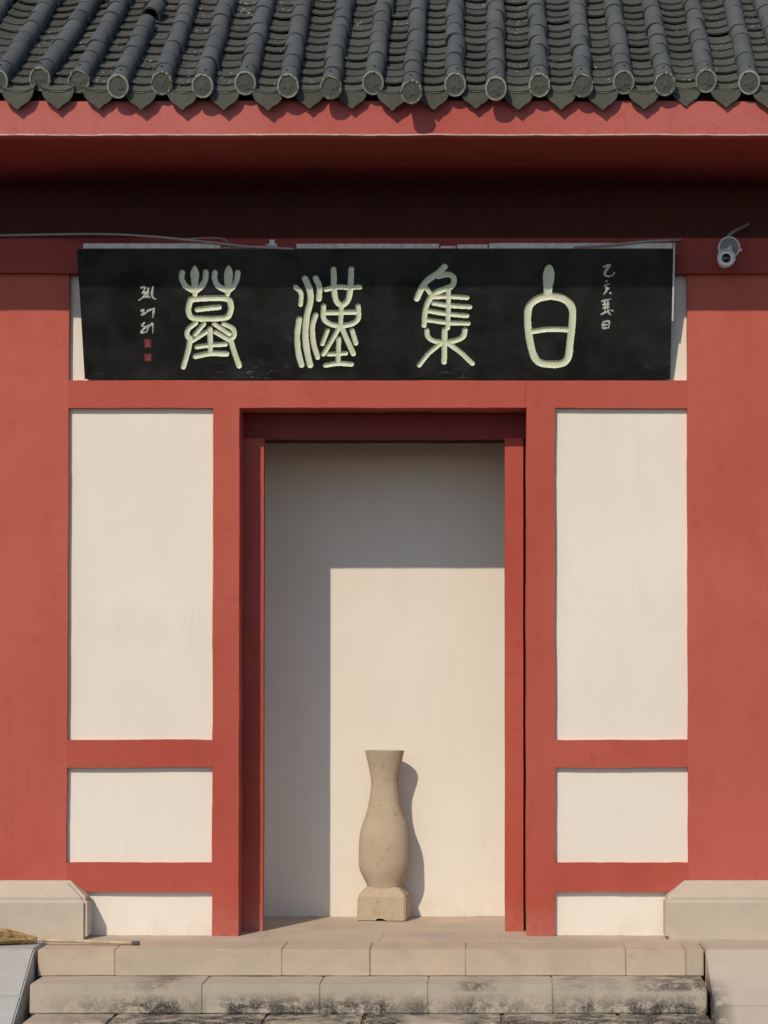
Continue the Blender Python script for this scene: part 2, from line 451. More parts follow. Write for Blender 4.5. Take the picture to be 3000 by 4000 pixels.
def cheek(name, x0, x1, mat, label, cuts):
    c = empty(name, ((x0 + x1) / 2, -0.9, z_g)); tag(c, label, "stair cheek", "sloping stone cheeks beside the steps")
    slope = (z_g + 0.04) / (Y1 - (-1.27))
    def zt(y): return 0.004 + (Y1 - y) * slope if y < Y1 else 0.004
    ys = [-0.25, Y1] + cuts + [-1.27]
    segs = [(-0.25, Y1)] + list(zip([Y1] + cuts, cuts + [-1.27]))
    for a, b in segs:
        bm = bmesh.new()
        a2, b2 = a - 0.003, b + 0.003
        za, zb = zt(a2), zt(b2)
        pr = [(a2, z_g), (a2, za), (b2, zb), (b2, z_g)]
        L = [bm.verts.new((x0, y, z)) for y, z in pr]; Rr = [bm.verts.new((x1, y, z)) for y, z in pr]
        bm.faces.new(L); bm.faces.new(Rr[::-1])
        for i in range(4):
            bm.faces.new([L[i], Rr[i], Rr[(i + 1) % 4], L[(i + 1) % 4]])
        bmesh.ops.recalc_face_normals(bm, faces=bm.faces)
        bmesh.ops.bevel(bm, geom=list(bm.edges), offset=0.009, segments=2, affect='EDGES')
        for v in bm.verts:
            p = v.co * 6
            v.co += Vector((noise.noise(p), noise.noise(p + Vector((3, 1, 7))), noise.noise(p + Vector((9, 2, 2))))) * 0.004
        o = from_bm("cheek_slab", bm, mat); o.parent = c; o.matrix_parent_inverse = Matrix.Translation(-c.location)
cheek("stair_cheek", sx0 - 0.42, sx0 - 0.022, GRAN_GREY, "blue-grey stone cheek sloping down at the broom's end of the steps", [-0.93])
cheek("stair_cheek", sx1 + 0.014, sx1 + 0.42, GRAN_STAIN, "pale tan stone cheek sloping down at the right end of the steps", [-1.0])

# ------------------------------------------------------------------ gatehouse
gh = empty("gatehouse", (0, 0, 0))
tag(gh, "red gatehouse with white recessed panels, tall doorway and grey tiled eave", "building")
T = 0.22
z_top = z_eave + 0.3
wallbox("pier", WX0, xl_pan, 0, T, 0, z_beam0, RED_PIER, gh)
wallbox("pier", xr_pan, WX1, 0, T, 0, z_beam0, RED_PIER, gh)
wallbox("post", xl_post0, xl_post1, 0, T, 0, z_lint0, RED, gh)
wallbox("post", xr_post0, xr_post1, 0, T, 0, z_lint0, RED, gh)
wallbox("lintel", xl_pan, xr_post0 - 0.006, 0, T, z_lint0, z_lint1, RED, gh)
wallbox("lintel", xr_post0 - 0.0045, xr_pan, 0.0025, T, z_lint0, z_lint1, RED, gh)
for a, b in ((xl_pan, xl_post0), (xr_post1, xr_pan)):
    wallbox("rail", a, b, 0, T, z_mid0, z_mid1, RED, gh)
    wallbox("rail", a, b, 0, T, z_low0, z_low1, RED, gh)
# white recessed panels
PR = 0.036
for a, b in ((xl_pan, xl_post0), (xr_post1, xr_pan)):
    for z0, z1 in ((0.0, z_low0), (z_low1, z_mid0), (z_mid1, z_lint0)):
        wallbox("panel", a - 0.01, b + 0.01, PR, T - 0.01, max(0, z0 - 0.01), z1 + 0.01, WHITE, gh, 0.002)
wallbox("panel", xl_pan - 0.01, xr_pan + 0.01, PR + 0.004, T - 0.01, z_lint1 - 0.01, z_beam0 + 0.02, WHITE, gh, 0.002)
# beam, frieze, soffit, fascia
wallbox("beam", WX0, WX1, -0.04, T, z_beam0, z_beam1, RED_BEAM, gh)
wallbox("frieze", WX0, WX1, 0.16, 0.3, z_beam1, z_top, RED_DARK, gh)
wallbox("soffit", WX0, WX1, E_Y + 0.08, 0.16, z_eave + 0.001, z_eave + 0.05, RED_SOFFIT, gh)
wallbox("fascia", WX0, WX1, E_Y, E_Y + 0.08, z_eave, z_eave + 0.20, RED_EAVE, gh, 0.006)
wallbox("fascia_edge", WX0, WX1, E_Y - 0.003, E_Y + 0.012, z_eave - 0.004, z_eave + 0.003, EDGE, gh, 0.006)
# recessed door frame
bx0, bx1 = X(1029, YB, 2600), X(1972, YB, 2600)
bz = Z(1712, YB)
wallbox("door_jamb", xl_post1 - 0.25, bx0, YB, YB + 0.08, 0, bz, RED, gh, 0.002)
gx = X(2044, YB, 2600)
wallbox("door_jamb", bx1, gx, YB, YB + 0.08, 0, bz, RED, gh, 0.002)
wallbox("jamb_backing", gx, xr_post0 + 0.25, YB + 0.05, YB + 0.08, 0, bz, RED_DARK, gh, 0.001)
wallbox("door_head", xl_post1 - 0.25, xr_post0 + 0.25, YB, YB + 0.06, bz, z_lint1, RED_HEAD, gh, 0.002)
# passage behind: screen wall, plus side walls and ceiling added to steer bounce and shade
HX0, HX1 = bx0 - 0.30, bx1 + 0.9
wallbox("screen_wall", HX0, HX1, YC, YC + 0.2, 0, z_lint1 + 0.3, WHITE, gh, 0.003)
wallbox("bounce_passage_wall", HX0, HX0 + 0.15, YB + 0.09, YC, 0, z_lint1 + 0.3, WHITE, gh, 0.002)
wallbox("bounce_passage_wall", HX1 - 0.15, HX1, YB + 0.09, YC, 0, z_lint1 + 0.3, WHITE, gh, 0.002)
wallbox("dimming_passage_ceiling", HX0, HX1, YB + 0.09, YC + 0.2, bz + 0.07, bz + 0.17, RED_DARK, gh, 0.002)
# plinths of the piers
def plinth(x_out, x_in, mat):
    s = 1 if x_in > x_out else -1
    yf, zb, ztp = -0.17, Z(3514, -0.17), Z(3441, -0.05)
    yt = -0.004
    hx = 0.135
    bm = bmesh.new()
    xo, xi, xt = x_out, x_in, x_in - s * hx
    V = lambda *c: bm.verts.new(c)
    a = [V(xo, yf, 0), V(xi, yf, 0), V(xi, yf, zb), V(xo, yf, zb)]
    b = [V(xo, yt, 0), V(xi, yt, 0), V(xi, yt, zb), V(xo, yt, ztp), V(xt, yt, ztp)]
    c = [V(xo, yf + 0.13, ztp), V(xt, yf + 0.13, ztp)]
    bm.faces.new(a)
    bm.faces.new([a[1], b[1], b[2], a[2]])
    bm.faces.new([a[3], a[2], c[1], c[0]])
    bm.faces.new([a[2], b[2], b[4], c[1]])
    bm.faces.new([c[0], c[1], b[4], b[3]])
    bm.faces.new([a[0], a[3], c[0], b[3], b[0]])
    bm.faces.new([b[0], b[1], b[2], b[4], b[3]])
    bm.faces.new([a[0], b[0], b[1], a[1]])
    bmesh.ops.recalc_face_normals(bm, faces=bm.faces)
    bmesh.ops.bevel(bm, geom=[e for e in bm.edges if all(v.co.y < -0.01 and v.co.z > 0.01 for v in e.verts) or (abs(e.verts[0].co.x - xi) < 1e-4 and abs(e.verts[1].co.x - xi) < 1e-4 and min(v.co.y for v in e.verts) < -0.1)], offset=0.02, segments=4, affect='EDGES')
    return from_bm("plinth", bm, mat, gh)
plinth(WX0, X(338, -0.17, 3580), GRAN)
plinth(WX1, X(2601, -0.17, 3580), GRAN)

# ------------------------------------------------------------------ roof
TH = R(38.5)
ct, stt = math.cos(TH), math.sin(TH)
RM = Matrix(((1, 0, 0), (0, ct, -stt), (0, stt, ct))).to_4x4()          # local x across, y up the slope, z out of the roof
Y_CAP = -0.985
cap0 = at(1500, 328, Y_CAP)
R0 = Vector((0, cap0.y, cap0.z))                                        # axis line of the tube rows at the eave
def roof_m(x, s, h=0.0, yaw=0.0, roll=0.0):
    base = R0 + Vector((0, ct, stt)) * s + Vector((0, -stt, ct)) * h
    return Matrix.Translation(Vector((x, base.y, base.z))) @ RM @ Matrix.Rotation(yaw, 4, 'Z') @ Matrix.Rotation(roll, 4, 'X')
RL = 2.6
bm = bmesh.new()
def rp(x, s, h):
    p = R0 + Vector((0, ct, stt)) * s + Vector((0, -stt, ct)) * h
    return Vector((x, p.y, p.z))
q = [rp(WX0, 0.075, -0.09), rp(WX1, 0.075, -0.09), rp(WX1, RL, -0.09), rp(WX0, RL, -0.09)]
q2 = [p + Vector((0, 0.02, -0.10)) for p in q]
va = [bm.verts.new(p) for p in q]; vb = [bm.verts.new(p) for p in q2]
bm.faces.new(va); bm.faces.new(vb[::-1])
for i in range(4): bm.faces.new([va[i], vb[i], vb[(i + 1) % 4], va[(i + 1) % 4]])
roof = from_bm("roof", bm, MORTAR, gh)

def arc_shell(bm, L, r0, r1, a0, a1, th, n=10, cz0=0.0, cz1=0.0, rag=None):
    """part of a tube along +y, radius r0 at y=0 and r1 at y=L, thickness th inwards"""
    def ring(y, r, cz):
        return [bm.verts.new((r * math.sin(t), y + (rag[i] if rag and y > 0 else 0), cz + r * math.cos(t))) for i, t in enumerate([a0 + (a1 - a0) * k / n for k in range(n + 1)])]
    o0, o1 = ring(0, r0, cz0), ring(L, r1, cz1)
    i0, i1 = ring(0, r0 - th, cz0), ring(L, r1 - th, cz1)
    for k in range(n):
        bm.faces.new([o0[k], o0[k + 1], o1[k + 1], o1[k]])
        bm.faces.new([i0[k], i1[k], i1[k + 1], i0[k + 1]])
        bm.faces.new([o0[k], i0[k], i0[k + 1], o0[k + 1]])
        bm.faces.new([o1[k], o1[k + 1], i1[k + 1], i1[k]])
    for k in (0, n):
        bm.faces.new([o0[k], o1[k], i1[k], i0[k]])
def mesh_of(bm, name, mat, smooth_ang=40):
    bmesh.ops.recalc_face_normals(bm, faces=bm.faces)
    me = bpy.data.meshes.new(name); bm.to_mesh(me); bm.free()
    me.materials.append(mat)
    me.polygons.foreach_set("use_smooth", [True] * len(me.polygons))
    me.set_sharp_from_angle(angle=R(smooth_ang))
    return me
RT = 0.058
HA = R(108)
def tube_mesh(L, r0, r1):
    bm = bmesh.new(); arc_shell(bm, L, r0, r1, -HA, HA, 0.012, 10)
    return mesh_of(bm, "tube_tile", TUBE)
TUBES = [(L, tube_mesh(L + 0.012, RT + random.uniform(0.001, 0.003), RT - random.uniform(0.002, 0.004))) for L in (0.15, 0.165, 0.175, 0.185, 0.195)]
def cap_mesh(seed, L=0.17):
    rnd = random.Random(seed)
    bm = bmesh.new()
    arc_shell(bm, L, RT + 0.002, RT - 0.003, -HA, HA, 0.012, 12)
    # round end disc with a raised rim and a worn relief
    n = 28; ro = 0.064
    prof = [(0.0, -0.008), (0.014, -0.009), (0.02, -0.0065), (0.032, -0.008), (0.042, -0.006), (0.051, -0.0065), (0.0535, -0.0105), (0.060, -0.011), (ro, -0.008), (ro, 0.014)]
    rings = []
    for r, y in prof:
        if r == 0: rings.append([bm.verts.new((0, y, 0))]); continue
        rings.append([])
        for k in range(n):
            a = 2 * math.pi * k / n
            dy = 0.0
            if 0.014 < r < 0.05: dy = -0.0016 * math.sin(a * 4 + seed) * (1 if r < 0.035 else -1) + rnd.uniform(-0.0016, 0.0016)
            if r > 0.05: dy = rnd.uniform(-0.001, 0.0015)
            rings[-1].append(bm.verts.new((r * math.cos(a), y + dy, r * math.sin(a))))
    for k in range(n): bm.faces.new([rings[0][0], rings[1][k], rings[1][(k + 1) % n]])
    for j, (a, b) in enumerate(zip(rings[1:-1], rings[2:])):
        for k in range(n):
            f_ = bm.faces.new([a[k], b[k], b[(k + 1) % n], a[(k + 1) % n]])
            f_.material_index = 2 if j in (5, 6) and rnd.random() < (0.95, 0.8, 0.35, 0.9, 0.6, 0.95)[seed % 6] else 1
    for k in range(n): pass
    bm.faces.new(rings[-1])
    for v in bm.verts:                                   # the end is cut nearly plumb
        if v.co.y < 0.03: v.co.y += 0.45 * v.co.z
    # nail stub on the crown
    x0 = rnd.uniform(-0.012, 0.018); yy = rnd.uniform(0.088, 0.104)
    for r, h0, h1 in ((0.011, 0.05, 0.068),):
        lo = [bm.verts.new((x0 + r * math.cos(t), yy + r * math.sin(t), h0)) for t in [2 * math.pi * k / 8 for k in range(8)]]
        hi = [bm.verts.new((x0 + 0.6 * r * math.cos(t), yy + 0.6 * r * math.sin(t), h1)) for t in [2 * math.pi * k / 8 for k in range(8)]]
        for k in range(8): bm.faces.new([lo[k], lo[(k + 1) % 8], hi[(k + 1) % 8], hi[k]])
        bm.faces.new(hi)
    me = mesh_of(bm, "eave_tile", TUBE, 35); me.materials.append(DRIP); me.materials.append(RIM)
    return me
CAPS = [cap_mesh(s) for s in range(6)]
PW, PD = 0.098, 0.024
def pan_bm(bm, L, lift=0.013, n=8, M=None):
    vs_ = []
    for y, h in ((0, lift), (L, 0.0)):
        for th in (0.0, -0.011):
            vs_.append([bm.verts.new((PW * (-1 + 2 * k / n), y, PD * ((-1 + 2 * k / n) ** 2) + h + th)) for k in range(n + 1)])
    o0, i0, o1, i1 = vs_
    for k in range(n):
        bm.faces.new([o0[k], o0[k + 1], o1[k + 1], o1[k]])
        bm.faces.new([i0[k], i1[k], i1[k + 1], i0[k + 1]])
        bm.faces.new([o0[k], i0[k], i0[k + 1], o0[k + 1]])
        bm.faces.new([o1[k], o1[k + 1], i1[k + 1], i1[k]])
    for k in (0, n): bm.faces.new([o0[k], o1[k], i1[k], i0[k]])
def pan_mesh(L, lift):
    bm = bmesh.new(); pan_bm(bm, L, lift); return mesh_of(bm, "pan_tile", PAN)
PANS = [pan_mesh(0.165, l) for l in (0.016, 0.019, 0.022, 0.026)]
def drip_mesh(seed):
    rnd = random.Random(seed + 50)
    bm = bmesh.new()
    pan_bm(bm, 0.16, 0.004)
    # hanging shield; it hangs plumb, so it is turned back by the roof pitch
    half = [(0.094, 0.014), (0.093, -0.010), (0.082, -0.036), (0.066, -0.058), (0.048, -0.071), (0.030, -0.083), (0.016, -0.094), (0.003, -0.107)]
    out = half + [(-x, z) for x, z in half[::-1]]
    top = [(x, -0.006 + 0.02 * (x / 0.094) ** 2) for x in [-0.07, -0.045, -0.02, 0.02, 0.045, 0.07]]
    pts = [(x + rnd.uniform(-.0015, .0015), z + rnd.uniform(-.0015, .0015)) for x, z in out + top]
    Q = Matrix.Rotation(-TH, 4, 'X')
    def lay(y, k=1.0): return [bm.verts.new(Q @ Vector((x * k, y, -0.022 + (z + 0.022) * k))) for x, z in pts]
    b, f, g_ = lay(0.006), lay(-0.010), lay(-0.010, 0.86)
    h = [bm.verts.new(Q @ Vector((x * 0.84, -0.0055, -0.022 + (z + 0.022) * 0.84))) for x, z in pts]
    m = len(pts)
    for A, B in ((b, f), (f, g_), (g_, h)):
        for k in range(m):
            f_ = bm.faces.new([A[k], A[(k + 1) % m], B[(k + 1) % m], B[k]])
            if A is f and k >= len(out) - 1: f_.material_index = 1
    for ring in (h, b):
        c = bm.verts.new(sum((v.co for v in ring), Vector()) / m)
        for k in range(m): bm.faces.new([ring[k], ring[(k + 1) % m], c])
    me = mesh_of(bm, "drip_tile", DRIP, 30); me.materials.append(RIM)
    return me
DRIPS = [drip_mesh(s) for s in range(4)]

caps = [(-16, 316), (146, 307), (303, 315), (464, 335), (631, 325), (794, 336), (958, 325), (1127, 335), (1295, 340), (1457, 325),
        (1609, 355), (1778, 328), (1937, 343), (2107, 331), (2275, 333), (2437, 322), (2597, 328), (2761, 316), (2928, 322)]
drips = [(-92, 419), (69, 419), (224, 416), (386, 416), (551, 422), (714, 422), (874, 422), (1048, 425), (1208, 416), (1374, 416), (1533, 425),
         (1693, 422), (1859, 416), (2024, 422), (2192, 419), (2353, 422), (2515, 419), (2681, 401), (2838, 407), (3000, 413)]
def put(name, me, M):
    o = bpy.data.objects.new(name, me); col.objects.link(o); o.parent = roof; o.matrix_world = M; return o
S_VIS = 1.75
row_x = [at(u, 328, Y_CAP).x for u, v in caps]
for i, (u, v) in enumerate(caps):
    s = -(v - 328) / 241.0
    x = row_x[i]
    yaw = random.uniform(-0.014, 0.014) - 0.03 * max(0, (700 - u) / 700) - 0.028 * max(0, (u - 1700) / 1300)
    if i == 1: yaw -= 0.02
    put("eave_tile", CAPS[i % 6], roof_m(x, s, random.uniform(-0.002, 0.004), yaw, 0))
    s += 0.165
    k = 0
    while s < S_VIS:
        L, me = random.choice(TUBES)
        if i == 3 and s > 1.02 and k < 99:            # the broken row near the top edge: a gap, then a tile knocked askew
            if k != 50:
                s += 0.10; k = 50
                put("tube_tile", me, roof_m(x + 0.035, s, 0.012, -0.14, 0.05)); s += L + 0.02; continue
        dx = -math.tan(yaw) * s
        put("tube_tile", me, roof_m(x + dx + random.uniform(-0.005, 0.005), s, random.uniform(-0.003, 0.005), yaw + random.uniform(-0.032, 0.032), random.uniform(-0.006, 0.014)))
        s += L + random.uniform(-0.004, 0.004); k += 1
pan_x = [at(u, 400, -0.96).x for u, v in drips]
H_P = -0.046
for i, (u, v) in enumerate(drips):
    x = pan_x[i]
    s = 0.0 + (419 - v) / 400.0
    yaw = -0.03 * max(0, (700 - u) / 700) - 0.028 * max(0, (u - 1700) / 1300)
    put("drip_tile", DRIPS[i % 4], roof_m(x, s, H_P, random.uniform(-0.03, 0.03), 0))
    s += 0.085
    while s < S_VIS - 0.1:
        dx = -math.tan(yaw) * s
        put("pan_tile", random.choice(PANS), roof_m(x + dx + random.uniform(-0.004, 0.004), s, H_P + random.uniform(-0.002, 0.004), yaw + random.uniform(-0.035, 0.035), random.uniform(-0.01, 0.012)))
        s += random.uniform(0.112, 0.142)
# the roof outside the picture: one joined mass of the same tiles
def joined(name, items, mat):
    VV, FF = [], []
    off = 0
    for me, M in items:
        n = len(me.vertices); co = np.empty(n * 3); me.vertices.foreach_get("co", co)
        co = np.c_[co.reshape(-1, 3), np.ones(n)] @ np.array(M).T
        VV.append(co[:, :3]); FF += [tuple(q + off for q in p.vertices) for p in me.polygons]; off += n
    me = bpy.data.meshes.new(name); me.from_pydata(np.vstack(VV).tolist(), [], FF); me.update()
    o = link(name, me, mat, roof, True); me.set_sharp_from_angle(angle=R(40)); tag(o, kind="stuff"); return o
ti, pi_ = [], []
def run(x, px, full):
    if full:
        ti.append((random.choice(CAPS), roof_m(x, 0))); pi_.append((random.choice(DRIPS), roof_m(px, 0, H_P)))
    s = 0.165 if full else S_VIS
    while s < RL - 0.1:
        ti.append((TUBES[2][1], roof_m(x, s, random.uniform(-.002, .002), random.uniform(-.02, .02)))); s += 0.175
    s = 0.085 if full else S_VIS - 0.1
    while s < RL - 0.1:
        pi_.append((random.choice(PANS), roof_m(px, s, H_P, random.uniform(-.03, .03)))); s += 0.128
for x, px in zip(row_x, pan_x): run(x, px, False)
pitch = (row_x[-1] - row_x[0]) / (len(row_x) - 1)
x = row_x[0] - pitch
while x > WX0 + 0.1: run(x, x - pitch / 2, True); x -= pitch
x = row_x[-1] + pitch
while x < WX1 - 0.1: run(x, x + pitch / 2, True); x += pitch
joined("tube_tiles", ti, TUBE); joined("pan_tiles", pi_, PAN)

# ------------------------------------------------------------------ name plaque
pl_y0, pl_y1 = -0.006, -0.185
bl, br = at(331, 1481, pl_y0), at(2618, 1481, pl_y0)
tl, tr = at(301, 979, pl_y1), at(2630, 968, pl_y1)
P0 = bl.copy(); ex = (br - bl).normalized()
hgt = ((tl + tr) / 2 - (bl + br) / 2); hgt -= ex * hgt.dot(ex)
H = hgt.length; ez = hgt.normalized(); en = ex.cross(ez).normalized()      # out of the face, towards the street
if en.y > 0: en = -en
PLM = Matrix((( ex.x, ez.x, en.x, P0.x), (ex.y, ez.y, en.y, P0.y), (ex.z, ez.z, en.z, P0.z), (0, 0, 0, 1)))
def pq(u, v):
    """photo pixel -> plaque coordinates (a across, b up)"""
    d = ray(u, v); t = (P0 - EYEP).dot(en) / d.dot(en)
    r = EYEP + d * t - P0
    return (r.dot(ex), r.dot(ez))
plaque = empty("name_plaque"); plaque.location = P0
tag(plaque, "long black name plaque with four carved pale green seal script characters", "plaque")
def onpl(o): o.parent = plaque; o.matrix_basis = Matrix.Translation(-P0) @ PLM; return o
A0, A1 = 0.0, (br - bl).length
B1 = H

def zone(ox, oy, strokes, k=2.074): return [([q / k for q in w] if isinstance(w, list) else w / k, [(ox + x / k, oy + y / k) for x, y in pts], c) for w, pts, c in strokes]
S = 44
def st_(pts, w=S, closed=False): return (w, pts, closed)
mu = zone(200, 860, [
    st_([(1163, 376), (1163, 400), (1163, 435), (1163, 480), (1163, 540), (1163, 600)], [14, 44, 72, 62, 48, 42]),
    st_([(1062, 425), (1056, 470), (1085, 530), (1130, 560), (1163, 575)]), st_([(1252, 420), (1248, 480), (1222, 530), (1180, 568)]),
    st_([(1437, 374), (1437, 398), (1437, 435), (1435, 480), (1431, 540), (1428, 598)], [14, 44, 72, 62, 48, 42]),
    st_([(1325, 425), (1325, 480), (1355, 535), (1420, 570)]), st_([(1512, 425), (1503, 480), (1475, 535), (1437, 570)]),
    st_([(1130, 642), (1280, 632), (1425, 638), (1455, 690), (1450, 740), (1415, 788), (1280, 797), (1145, 790), (1112, 740), (1115, 690)], 46, True),
    st_([(1182, 724), (1280, 712), (1360, 705)], 42),
    st_([(1170, 832), (1108, 885), (1104, 940), (1140, 975)], 40), st_([(1238, 838), (1165, 925)], 36), st_([(1255, 905), (1150, 972)], 38),
    st_([(1125, 950), (1112, 1040), (1070, 1188)], 44),
    st_([(1395, 838), (1468, 875), (1482, 930), (1450, 970)], 40), st_([(1318, 838), (1440, 920)], 38), st_([(1328, 905), (1440, 970)], 38),
    st_([(1450, 960), (1480, 1060), (1522, 1178)], 44),
    st_([(1285, 880), (1288, 970), (1287, 1062)], 44), st_([(1178, 1026), (1290, 1012), (1410, 1005)], 38), st_([(1168, 1102), (1285, 1080), (1420, 1082)], 44)])
han = zone(900, 860, [
    st_([(528, 542), (570, 590), (568, 682)], 38), st_([(605, 475), (640, 560), (648, 650), (618, 780), (606, 920), (620, 1060), (645, 1172)], 52),
    st_([(690, 470), (720, 540), (716, 636)], 46), st_([(556, 802), (540, 940), (552, 1080), (576, 1172)], 48), st_([(690, 768), (664, 860), (672, 990), (706, 1110)], 44),
    st_([(836, 398), (840, 560), (856, 650), (895, 690)], 46), st_([(980, 398), (970, 560), (950, 650), (905, 690)], 46),
    st_([(772, 562), (860, 542), (960, 545), (1048, 542)], 38), st_([(897, 690), (894, 780), (890, 860)], 40),
    st_([(755, 695), (754, 790), (800, 836), (880, 858)], 42), st_([(1034, 695), (1036, 790), (990, 836), (900, 858)], 42), st_([(765, 750), (1030, 744)], 40),
    st_([(890, 850), (825, 965), (752, 1085)], 38), st_([(895, 855), (945, 970), (995, 1080)], 44), st_([(786, 892), (744, 1002)], 36), st_([(985, 892), (1016, 995)], 40),
    st_([(877, 960), (874, 1050), (870, 1160)], 40), st_([(795, 1086), (935, 1078)], 36), st_([(768, 1176), (870, 1160), (980, 1166)], 40)])
ji = zone(1500, 860, [
    st_([(490, 378), (440, 428), (350, 490), (300, 560), (266, 634)], 48), st_([(440, 455), (520, 440), (566, 470), (552, 530), (480, 562), (410, 592), (362, 650), (334, 730), (324, 850)], 44),
    st_([(340, 548), (372, 590)], 36), st_([(520, 560), (520, 700), (515, 872)], 40),
    st_([(400, 622), (520, 618), (672, 628)], 38), st_([(400, 672), (520, 690), (695, 702)], 38), st_([(362, 735), (520, 760), (672, 774)], 38), st_([(350, 808), (520, 830), (682, 836)], 38),
    st_([(345, 890), (355, 940), (400, 975), (480, 988)], 40), st_([(655, 890), (640, 940), (590, 970), (510, 988)], 44), st_([(490, 890), (490, 1000), (486, 1146)], 46),
    st_([(455, 1000), (360, 1080), (285, 1175)], 38), st_([(525, 1000), (620, 1070), (715, 1160)], 40)])
bai = zone(1500, 860, [
    st_([(1338, 374), (1337, 402), (1335, 440), (1332, 490), (1328, 545), (1326, 610)], [28, 68, 92, 84, 66, 72]),
    st_([(1340, 612), (1240, 640), (1172, 710), (1165, 850), (1186, 1000), (1220, 1110), (1280, 1158), (1420, 1164), (1488, 1115), (1508, 980), (1526, 800), (1518, 700), (1450, 635)], 58, True),
    st_([(1195, 902), (1330, 884), (1495, 886)], 42)])

def stroke_segments(strokes):
    segs = []
    for w, pts, closed in strokes:
        pp = [Vector((*pq(u, v), 0)) for u, v in pts]
        if closed: pp = pp + [pp[0]]
        c = catmull(pp, 6) if len(pp) > 2 else pp
        ws = w if isinstance(w, list) else [w] * len(pp)
        for i, (a, b) in enumerate(zip(c[:-1], c[1:])):
            t = (i + 0.5) / (len(c) - 1) * (len(pp) - 1); j = min(int(t), len(pp) - 2)
            hw = (ws[j] * (1 - t + j) + ws[j + 1] * (t - j)) * 0.495 * (12.0 - 0.1) / F
            hw *= 1 + 0.09 * noise.noise(Vector((a.x * 23, a.y * 23, 4)))        # the carver's hand
            segs.append((a.x, a.y, b.x, b.y, hw))
    return segs
GR = 0.0027
def carve(strokes):
    """grid patch round one character: the ground plane at 0, the strokes cut in as round troughs"""
    segs = stroke_segments(strokes)
    m = 0.02
    x0 = min(min(s[0], s[2]) for s in segs) - 0.03; x1 = max(max(s[0], s[2]) for s in segs) + 0.03
    y0 = min(min(s[1], s[3]) for s in segs) - 0.03; y1 = max(max(s[1], s[3]) for s in segs) + 0.03
    nx = int((x1 - x0) / GR); ny = int((y1 - y0) / GR)
    gx, gy = np.meshgrid(np.linspace(x0, x1, nx + 1), np.linspace(y0, y1, ny + 1))
    def field(px, py):
        best = np.full(px.shape, 9.0)
        for ax, ay, bx_, by, hw in segs:
            dx, dy = bx_ - ax, by - ay
            L2 = dx * dx + dy * dy + 1e-12
            t = np.clip(((px - ax) * dx + (py - ay) * dy) / L2, 0, 1)
            d = np.hypot(px - ax - t * dx, py - ay - t * dy) / hw
            best = np.minimum(best, d)
        return best
    f = field(gx, gy)
    dep = np.where(f < 1, -0.009 * np.sqrt(np.clip(1 - f ** 2.2, 0, 1)), 0.0)
    cx = 0.25 * (f[:-1, :-1] + f[1:, :-1] + f[:-1, 1:] + f[1:, 1:])
    V = np.stack([gx, gy, dep], -1).reshape(-1, 3)
    idx = np.arange((nx + 1) * (ny + 1)).reshape(ny + 1, nx + 1)
    quads = np.stack([idx[:-1, :-1], idx[:-1, 1:], idx[1:, 1:], idx[1:, :-1]], -1)
    ins = (cx < 1.02)
    return (x0, x1, y0, y1), V, quads[ins], quads[~ins]
def np_mesh(name, V, Q):
    used, inv = np.unique(Q.reshape(-1), return_inverse=True)
    me = bpy.data.meshes.new(name)
    me.vertices.add(len(used)); me.vertices.foreach_set("co", V[used].reshape(-1))
    me.loops.add(Q.size); me.loops.foreach_set("vertex_index", inv.astype(np.int32).reshape(-1))
    me.polygons.add(len(Q)); me.polygons.foreach_set("loop_start", np.arange(0, Q.size, 4, dtype=np.int32)); me.polygons.foreach_set("loop_total", np.full(len(Q), 4, dtype=np.int32))
    me.update(calc_edges=True); me.validate()
    return me
boardV, boardF = [], []
def addquad(x0, x1, y0, y1):
    n = len(boardV); boardV.extend([(x0, y0, 0), (x1, y0, 0), (x1, y1, 0), (x0, y1, 0)]); boardF.append((n, n + 1, n + 2, n + 3))
patches = []
for strokes, lab in ((mu, "leftmost carved character with two leafy forks on top"), (han, "carved character with wavy water strokes on its left side"),
                     (ji, "carved character with four slanted bars over a forked foot"), (bai, "carved character like a rounded box with a stem on top")):
    box, V, qi, qo = carve(strokes)
    o = link("character", np_mesh("character", V, qi), GLYPH, None, True); onpl(o); o["label"] = lab
    patches.append((box, V, qo))
patches.sort(key=lambda p: p[0][0])
xcur = A0
for (x0, x1, y0, y1), V, qo in patches:
    addquad(xcur, x0, 0, B1); addquad(x0, x1, 0, y0); addquad(x0, x1, y1, B1); xcur = x1
    n = len(boardV); boardV.extend(map(tuple, V)); boardF.extend([tuple(int(q) + n for q in f) for f in qo])
addquad(xcur, A1, 0, B1)
LT, RT_ = pq(301, 979)[0], pq(2630, 968)[0]          # the board widens a little towards its top
boardV[3] = (LT, B1, 0); boardV[-2] = (RT_, B1, 0)
TB = 0.03
# the plaque is a little wider at its top in the photograph only through its lean: sides and back of the board
n = len(boardV)
boardV += [(A0, 0, 0), (A1, 0, 0), (RT_, B1, 0), (LT, B1, 0), (A0, 0, -TB), (A1, 0, -TB), (RT_, B1, -TB), (LT, B1, -TB)]
boardF += [(n, n + 4, n + 5, n + 1), (n + 1, n + 5, n + 6, n + 2), (n + 2, n + 6, n + 7, n + 3), (n + 3, n + 7, n + 4, n), (n + 4, n + 7, n + 6, n + 5)]
me = bpy.data.meshes.new("board"); me.from_pydata(boardV, [], boardF); me.update()
onpl(link("board", me, LACQ))

